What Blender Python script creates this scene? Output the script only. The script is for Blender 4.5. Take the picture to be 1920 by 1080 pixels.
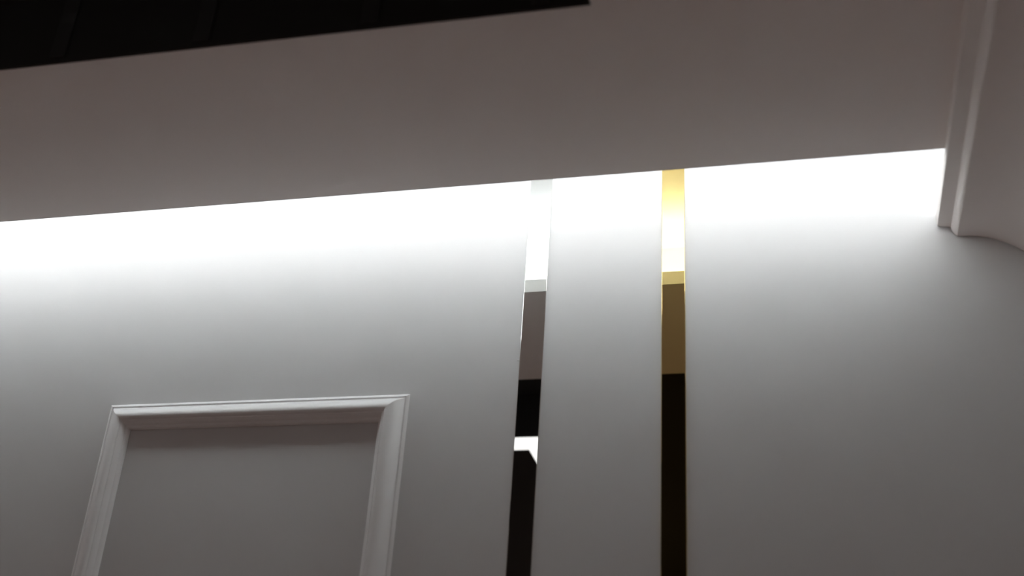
import bpy, bmesh, math
from mathutils import Vector, Matrix

for o in list(bpy.data.objects):
    bpy.data.objects.remove(o, do_unlink=True)
scn = bpy.context.scene
COL = scn.collection

# ------------------------------------------------------------------ camera
# World: X to the right along the wall, Y into the wall, Z up. Eye height 1.6 m.
S = 0.8                       # metres per survey unit
EYE = 1.6
YAW, PIT, ROL, FPX = -0.26307338, 0.49472926, 0.0701656, 2267.6
fwd = Vector((math.sin(YAW)*math.cos(PIT), math.cos(YAW)*math.cos(PIT), math.sin(PIT)))
rt = Vector((math.cos(YAW), -math.sin(YAW), 0))
up = rt.cross(fwd)
r2 = math.cos(ROL)*rt + math.sin(ROL)*up
u2 = -math.sin(ROL)*rt + math.cos(ROL)*up
cd = bpy.data.cameras.new('camera')
cd.sensor_width = 36
cd.lens = FPX/1920*36
cd.clip_start = 0.02
cam = bpy.data.objects.new('camera', cd)
m = Matrix.Identity(4)
for i in range(3):
    m[i][0], m[i][1], m[i][2] = r2[i], u2[i], -fwd[i]
m[2][3] = EYE
cam.matrix_world = m
COL.objects.link(cam)
scn.camera = cam
cd.dof.use_dof = True
cd.dof.focus_distance = 2.15
cd.dof.aperture_fstop = 2.0

# ------------------------------------------------------------------ world, exposure
w = bpy.data.worlds.new('dim_room_light')
scn.world = w
w.use_nodes = True
bg = w.node_tree.nodes['Background']
bg.inputs[0].default_value = (1.0, 0.75, 0.67, 1)
bg.inputs[1].default_value = 0.078
vs = scn.view_settings
vs.view_transform = 'Standard'
vs.look = 'None'
vs.gamma = 1
vs.use_curve_mapping = False
vs.exposure = 0.08
scn.cycles.max_bounces = 16
scn.cycles.diffuse_bounces = 10
scn.cycles.glossy_bounces = 6
scn.cycles.sample_clamp_indirect = 0
LED_POWER = 57.0
RING_POWER = 1.6

# ------------------------------------------------------------------ materials
def mat(name, col, rough=0.6, metal=0.0, bump=0.0, scale=60, var=0.0, spec=0.5):
    M = bpy.data.materials.new(name)
    M.use_nodes = True
    nt = M.node_tree
    b = nt.nodes['Principled BSDF']
    b.inputs['Base Color'].default_value = (*col, 1)
    b.inputs['Roughness'].default_value = rough
    b.inputs['Metallic'].default_value = metal
    b.inputs['Specular IOR Level'].default_value = spec
    if bump or var:
        tc = nt.nodes.new('ShaderNodeTexCoord')
        n = nt.nodes.new('ShaderNodeTexNoise')
        n.inputs['Scale'].default_value = scale
        n.inputs['Detail'].default_value = 4
        nt.links.new(tc.outputs['Object'], n.inputs['Vector'])
        if bump:
            bp = nt.nodes.new('ShaderNodeBump')
            bp.inputs['Strength'].default_value = bump
            bp.inputs['Distance'].default_value = 0.001
            nt.links.new(n.outputs['Fac'], bp.inputs['Height'])
            nt.links.new(bp.outputs['Normal'], b.inputs['Normal'])
        if var:
            r = nt.nodes.new('ShaderNodeValToRGB')
            r.color_ramp.elements[0].color = (*[c*(1-var) for c in col], 1)
            r.color_ramp.elements[1].color = (*[min(1, c*(1+var)) for c in col], 1)
            nt.links.new(n.outputs['Fac'], r.inputs['Fac'])
            nt.links.new(r.outputs['Color'], b.inputs['Base Color'])
    return M

def emit(name, col, strength):
    M = bpy.data.materials.new(name)
    M.use_nodes = True
    nt = M.node_tree
    b = nt.nodes['Principled BSDF']
    b.inputs['Base Color'].default_value = (0.8, 0.8, 0.8, 1)
    b.inputs['Emission Color'].default_value = (*col, 1)
    b.inputs['Emission Strength'].default_value = strength
    return M

M_WALL = mat('white_wall_paint', (0.72, 0.723, 0.728), 0.7, bump=0.06, scale=220, spec=0.2)
M_CEIL = mat('white_ceiling_paint', (0.95, 0.885, 0.86), 0.5, bump=0.02, scale=180, spec=0.5)
M_UPPER = mat('plain_white_cove_paint', (0.85, 0.855, 0.86), 0.8, spec=0.15)
M_EDGE = mat('pale_grey_edge_profile', (0.70, 0.70, 0.68), 0.5, spec=0.3)
M_TRIM = mat('white_satin_moulding_paint', (0.95, 0.95, 0.955), 0.3, spec=0.6)
M_CORN = mat('white_cornice_paint', (0.93, 0.875, 0.855), 0.5, spec=0.5)
M_SILV = mat('silver_mirror', (0.83, 0.835, 0.815), 0.0, 1.0)
M_GOLD = mat('gold_mirror', (0.85, 0.665, 0.28), 0.0, 1.0)
M_BLACK = mat('black_satin_lining', (0.040, 0.039, 0.038), 0.6, spec=0.06)
M_STREAK = mat('reflected_streak_black', (0.05, 0.05, 0.05), 0.6, spec=0.06)  # lighter black: faint reflection on the lining put into the colour
M_ALU = mat('brushed_aluminium', (0.7, 0.7, 0.7), 0.35, 1.0)
M_FLOOR = mat('brown_wood_floor', (0.70, 0.50, 0.41), 0.5, bump=0.1, scale=30, var=0.25)
M_LED = emit('cool_white_led', (0.875, 0.965, 0.985), LED_POWER)
M_RING = emit('white_light_diffuser', (1.0, 0.99, 0.98), RING_POWER)

# ------------------------------------------------------------------ helpers
def tag(o, label=None, cat=None, group=None, kind=None):
    if label: o['label'] = label
    if cat: o['category'] = cat
    if group: o['group'] = group
    if kind: o['kind'] = kind
    return o

def box(bm, x0, x1, y0, y1, z0, z1, nx=1):
    xs = [x0 + (x1-x0)*i/nx for i in range(nx+1)]
    rows = [[bm.verts.new((x, y, z)) for (y, z) in ((y0, z0), (y1, z0), (y1, z1), (y0, z1))] for x in xs]
    for a, b in zip(rows[:-1], rows[1:]):
        for k in range(4):
            bm.faces.new((a[k], a[(k+1) % 4], b[(k+1) % 4], b[k]))
    bm.faces.new(rows[0][::-1]); bm.faces.new(rows[-1])

def obj(name, bm, material, parent=None, smooth=False):
    bmesh.ops.recalc_face_normals(bm, faces=bm.faces[:])
    me = bpy.data.meshes.new(name)
    bm.to_mesh(me); bm.free()
    me.materials.append(material)
    if smooth:
        for p in me.polygons: p.use_smooth = True
    o = bpy.data.objects.new(name, me)
    COL.objects.link(o)
    if parent:
        o.parent = parent
        o.matrix_parent_inverse = parent.matrix_world.inverted()
    return o

def empty(name, loc):
    o = bpy.data.objects.new(name, None)
    o.empty_display_size = 0.1
    o.location = loc
    COL.objects.link(o)
    o.matrix_world = Matrix.Translation(loc)
    return o

def boxes(name, lst, material, parent=None, bevel=0, nx=1):
    bm = bmesh.new()
    for b in lst: box(bm, *b, nx=nx)
    if bevel:
        bmesh.ops.bevel(bm, geom=bm.edges[:], offset=bevel, segments=2, affect='EDGES', profile=0.5)
    return obj(name, bm, material, parent)

# ------------------------------------------------------------------ key levels (metres)
D = 2.2*S                     # wall plane
H = EYE + 1.3419*S            # underside of the dropped ceiling
YS = 1.9640*S                 # free edge of the dropped ceiling (gap to the wall)
YB = YS - 0.125*S             # back of the light cove
LIP = 0.0330*S                # height of the upstand hiding the light
ZC = H + 0.170*S              # upper ceiling above the cove
XC = 0.2807*S                 # where the cornice meets the dropped ceiling
XL = -3.4                     # left end of what is built
YR = -2.6                     # rear end of what is built
XR = 0.492*S                  # right wall plane
# recess in the dropped ceiling
HX0, HX1 = -2.46*S, -0.2990*S
HY0, HY1 = -1.45*S, 1.4790*S
RD = 0.16*S

# ------------------------------------------------------------------ structure
tag(boxes('floor', [(XL, XR+0.15, YR, D+0.15, -0.05, 0)], M_FLOOR), 'brown wooden floor of the room', 'floor', kind='structure')
wall = tag(boxes('wall_back', [(XL, XR+0.15, D, D+0.15, 0, ZC+0.1)], M_WALL),
    'smooth white painted wall washed by light from the ceiling gap', 'wall', kind='structure')
tag(boxes('wall_right', [(XR, XR+0.15, YR, D, 0, ZC+0.1)], M_WALL),
    'white painted side wall rising into the curved cornice', 'wall', kind='structure')
tag(boxes('ceiling', [(XL, XR, YB-0.02, D, ZC, ZC+0.1)], M_UPPER),
    'white upper ceiling above the hidden light cove', 'ceiling', kind='structure')
bt = ZC+0.06
drop = tag(boxes('ceiling_dropped', [
    (XL, XR, YB, YS, H, H+0.010),
    (XL, XR, HY1, YB, H, bt),
    (XL, HX0, HY0, HY1, H, bt),
    (HX1, XR, HY0, HY1, H, bt),
    (XL, XR, YR, HY0, H, bt)], M_CEIL),
    'matt white dropped ceiling ending short of the wall', 'ceiling', kind='structure')
boxes('edge_upstand', [(XL, XR, YS-0.0001, YS+0.0018, H, H+LIP)], M_EDGE, drop)

# cornice along the right wall: stepped fascia, then a large hollow curve
bm = bmesh.new()
prof = [(0.2807, 1.3418), (0.2807, 1.3150), (0.2812, 1.3143), (0.3040, 1.3098), (0.3062, 1.3092), (0.3072, 1.3030),
        (0.3100, 1.2960), (0.3135, 1.2905), (0.3165, 1.2885), (0.3195, 1.2880)]
r0 = 0.170
for k in range(0, 17):
    a = math.pi/2*k/16
    prof.append((0.3215+r0*math.sin(a), 1.2880-r0*(1-math.cos(a))))
prof += [(0.4918, 1.10), (0.4918, 1.3418)]
prof = [(x*S, EYE+z*S) for x, z in prof]

ends = []
GAP = 0.0018
for y in (D-GAP, YR):
    ends.append([bm.verts.new((x, y, z)) for x, z in prof])
n = len(prof)
for k in range(n):
    bm.faces.new((ends[0][k], ends[0][(k+1) % n], ends[1][(k+1) % n], ends[1][k]))
bm.faces.new(ends[0]); bm.faces.new(ends[1][::-1])
co = tag(obj('trim_1', bm, M_CORN), 'white stepped cornice with hollow curve where ceiling meets side wall', 'cornice', kind='structure')
for p in co.data.polygons: p.use_smooth = True
co.data.set_sharp_from_angle(angle=math.radians(24))

# ------------------------------------------------------------------ hidden light strip in the cove
LB, LTILT = 0.026*S, math.radians(84)
ly, lz = YS-LB, H+0.0102
led = tag(empty('led_strip', (XL+0.1, ly, H+0.010)),
    'cool white light strip lying on the cove ledge behind the ceiling edge', 'light strip')
ca, sa = math.cos(LTILT), math.sin(LTILT)      # light leaves towards the back of the cove, tilted up
def slanted(name, w0, w1, h0, h1, material, nx):
    # a bar whose cross-section is given across (w) and along (h) its tilted axis
    bm = bmesh.new()
    cy, cz = ly, lz+0.0086
    pts = [(cy + q*sa - h*ca, cz + q*ca + h*sa) for q, h in ((w0, h0), (w1, h0), (w1, h1), (w0, h1))]
    xs = [XL+0.1+(XR-0.012-XL-0.1)*i/nx for i in range(nx+1)]
    rows = [[bm.verts.new((x, y, z)) for y, z in pts] for x in xs]
    for p, r in zip(rows[:-1], rows[1:]):
        for k in range(4):
            bm.faces.new((p[k], p[(k+1) % 4], r[(k+1) % 4], r[k]))
    bm.faces.new(rows[0][::-1]); bm.faces.new(rows[-1])
    return obj(name, bm, material, led)
slanted('channel', -0.0065, 0.0065, -0.0040, 0.0018, M_ALU, 1)
# flat luminous face only on the tilted front of the channel
bm = bmesh.new()
cy, cz = ly, lz+0.0086
nx = 60
rows = [[bm.verts.new((x, cy+q*sa-0.0022*ca, cz+q*ca+0.0022*sa)) for q in (-0.0055, 0.0055)]
        for x in [XL+0.1+(XR-0.012-XL-0.1)*i/nx for i in range(nx+1)]]
for p, r in zip(rows[:-1], rows[1:]):
    bm.faces.new((p[0], p[1], r[1], r[0]))
dif = obj('diffuser', bm, M_LED, led)

# ------------------------------------------------------------------ black recess in the dropped ceiling
rec = tag(empty('ceiling_recess', ((HX0+HX1)/2, (HY0+HY1)/2, H)),
    'large black lined rectangular recess let into the white ceiling', 'ceiling recess')
t = 0.004
g = 0.0002
boxes('lining_panel', [(HX0+g, HX1-g, HY1-t, HY1-g, H+0.0005, H+RD)], M_BLACK, rec, bevel=0.0012)
boxes('lining_panel', [(HX0+g, HX1-g, HY0+g, HY0+t, H+0.0005, H+RD)], M_BLACK, rec, bevel=0.0012)
boxes('lining_panel', [(HX0+g, HX0+t, HY0+t+g, HY1-t-g, H+0.0005, H+RD)], M_BLACK, rec, bevel=0.0012)
boxes('lining_panel', [(HX1-t, HX1-g, HY0+t+g, HY1-t-g, H+0.0005, H+RD)], M_BLACK, rec, bevel=0.0012)
boxes('top_panel', [(HX0+g, HX1-g, HY0+g, HY1-g, H+RD+g, H+RD+0.01)], M_BLACK, rec)
STREAKS = [-1.2757, -0.9911, -0.6786, -0.38]  # thin raised bars shaped to stand for upright reflected streaks
for bx in STREAKS:
    boxes('reflected_streak', [((bx-0.016)*S, (bx+0.016)*S, HY1-t-0.0035, HY1-t-g, H+0.010*S, H+RD-g)], M_STREAK, rec, bevel=0.0012)

# luminaire hung inside the recess: luminous rectangular ring round a black plate
FX0, FX1, FY0, FY1 = -2.0*S, -0.765*S, -0.99*S, 1.0240*S
RW = 0.069*S
lum = tag(empty('ceiling_light', ((FX0+FX1)/2, (FY0+FY1)/2, H)),
    'black ceiling light with a glowing white rectangular ring, seen in the silver mirror strip', 'ceiling light')
boxes('housing', [(FX0, FX1, FY0, FY1, H+0.012, H+RD-g)], M_BLACK, lum)
boxes('centre_plate', [(FX0+RW, FX1-RW, FY0+RW, FY1-RW, H, H+0.0118)], M_BLACK, lum)
for b in ((FX0, FX1, FY1-RW, FY1), (FX0, FX1, FY0, FY0+RW),
          (FX0, FX0+RW, FY0+RW, FY1-RW), (FX1-RW, FX1, FY0+RW, FY1-RW)):
    boxes('diffuser', [(*b, H+0.002, H+0.0118)], M_RING, lum)

# ------------------------------------------------------------------ mirror strips on the wall
def strip(name, x0, x1, material, label):
    bm = bmesh.new()
    box(bm, x0, x1, D-0.0030, D-0.0001, 0.10, ZC-0.0005)
    ed = [e for e in bm.edges if all(v.co.y < D-0.002 for v in e.verts)]
    bmesh.ops.bevel(bm, geom=ed, offset=0.0007, segments=2, affect='EDGES', profile=0.5)
    return tag(obj(name, bm, material), label, 'mirror strip')
strip('mirror_strip', -0.5648*S, -0.5155*S, M_SILV, 'narrow vertical silver mirror strip on the white wall beside the moulding frame')
strip('mirror_strip', -0.2717*S, -0.2236*S, M_GOLD, 'narrow vertical gold mirror strip on the white wall')

# tiny raised paint fleck beside the silver strip
bm = bmesh.new()
bmesh.ops.create_icosphere(bm, subdivisions=2, radius=1.0, matrix=Matrix.Translation((-0.5684*S, D-0.0002, EYE+1.0567*S)) @ Matrix.Diagonal((0.0016, 0.0010, 0.0011, 1)))
obj('paint_fleck', bm, M_WALL, wall, smooth=True)

# ------------------------------------------------------------------ moulding frame on the wall
PX0, PX1, PZ1, PZ0 = -1.4895*S, -0.7955*S, EYE+0.9892*S, 0.95
prof = [(0, 0), (0, 1.2), (0.8, 2.0), (3.0, 3.7), (4.6, 4.4), (5.2, 3.3), (7.0, 3.3), (8.2, 5.0), (10.0, 8.0), (12.5, 12.2), (15.5, 16.4), (18.5, 19.6),
        (21.5, 21.8), (24.5, 23.2), (27.5, 23.8), (30.0, 23.5), (32.2, 22.4), (33.6, 20.8), (34.2, 18.2), (35.4, 17.9), (36.2, 18.8), (38.4, 17.0), (40.2, 13.6), (41.2, 11.0), (41.6, 9.6),
        (43.4, 9.0), (45.2, 7.4), (46.2, 4.5), (46.2, 0)]
MW = 1.05
frame = tag(empty('wall_panel_frame', ((PX0+PX1)/2, D, PZ0)),
    'white profiled moulding frame mounted as a panel on the wall', 'panel moulding')
cor = [(PX0, PZ0), (PX0, PZ1), (PX1, PZ1), (PX1, PZ0)]
inw = [(1, 1), (1, -1), (-1, -1), (-1, 1)]
for name, a, b in (('stile', 0, 1), ('top_rail', 1, 2), ('stile', 2, 3), ('bottom_rail', 3, 0)):
    bm = bmesh.new()
    rings = []
    for c in (a, b):
        rings.append([bm.verts.new((cor[c][0]+inw[c][0]*u*0.001*MW, D-0.0001-v*0.001, cor[c][1]+inw[c][1]*u*0.001*MW)) for u, v in prof])
    n = len(prof)
    for k in range(n):
        bm.faces.new((rings[0][k], rings[0][(k+1) % n], rings[1][(k+1) % n], rings[1][k]))
    bm.faces.new(rings[0]); bm.faces.new(rings[1][::-1])
    o = obj(name, bm, M_TRIM, frame)
    for p in o.data.polygons: p.use_smooth = True
    o.data.set_sharp_from_angle(angle=math.radians(38))
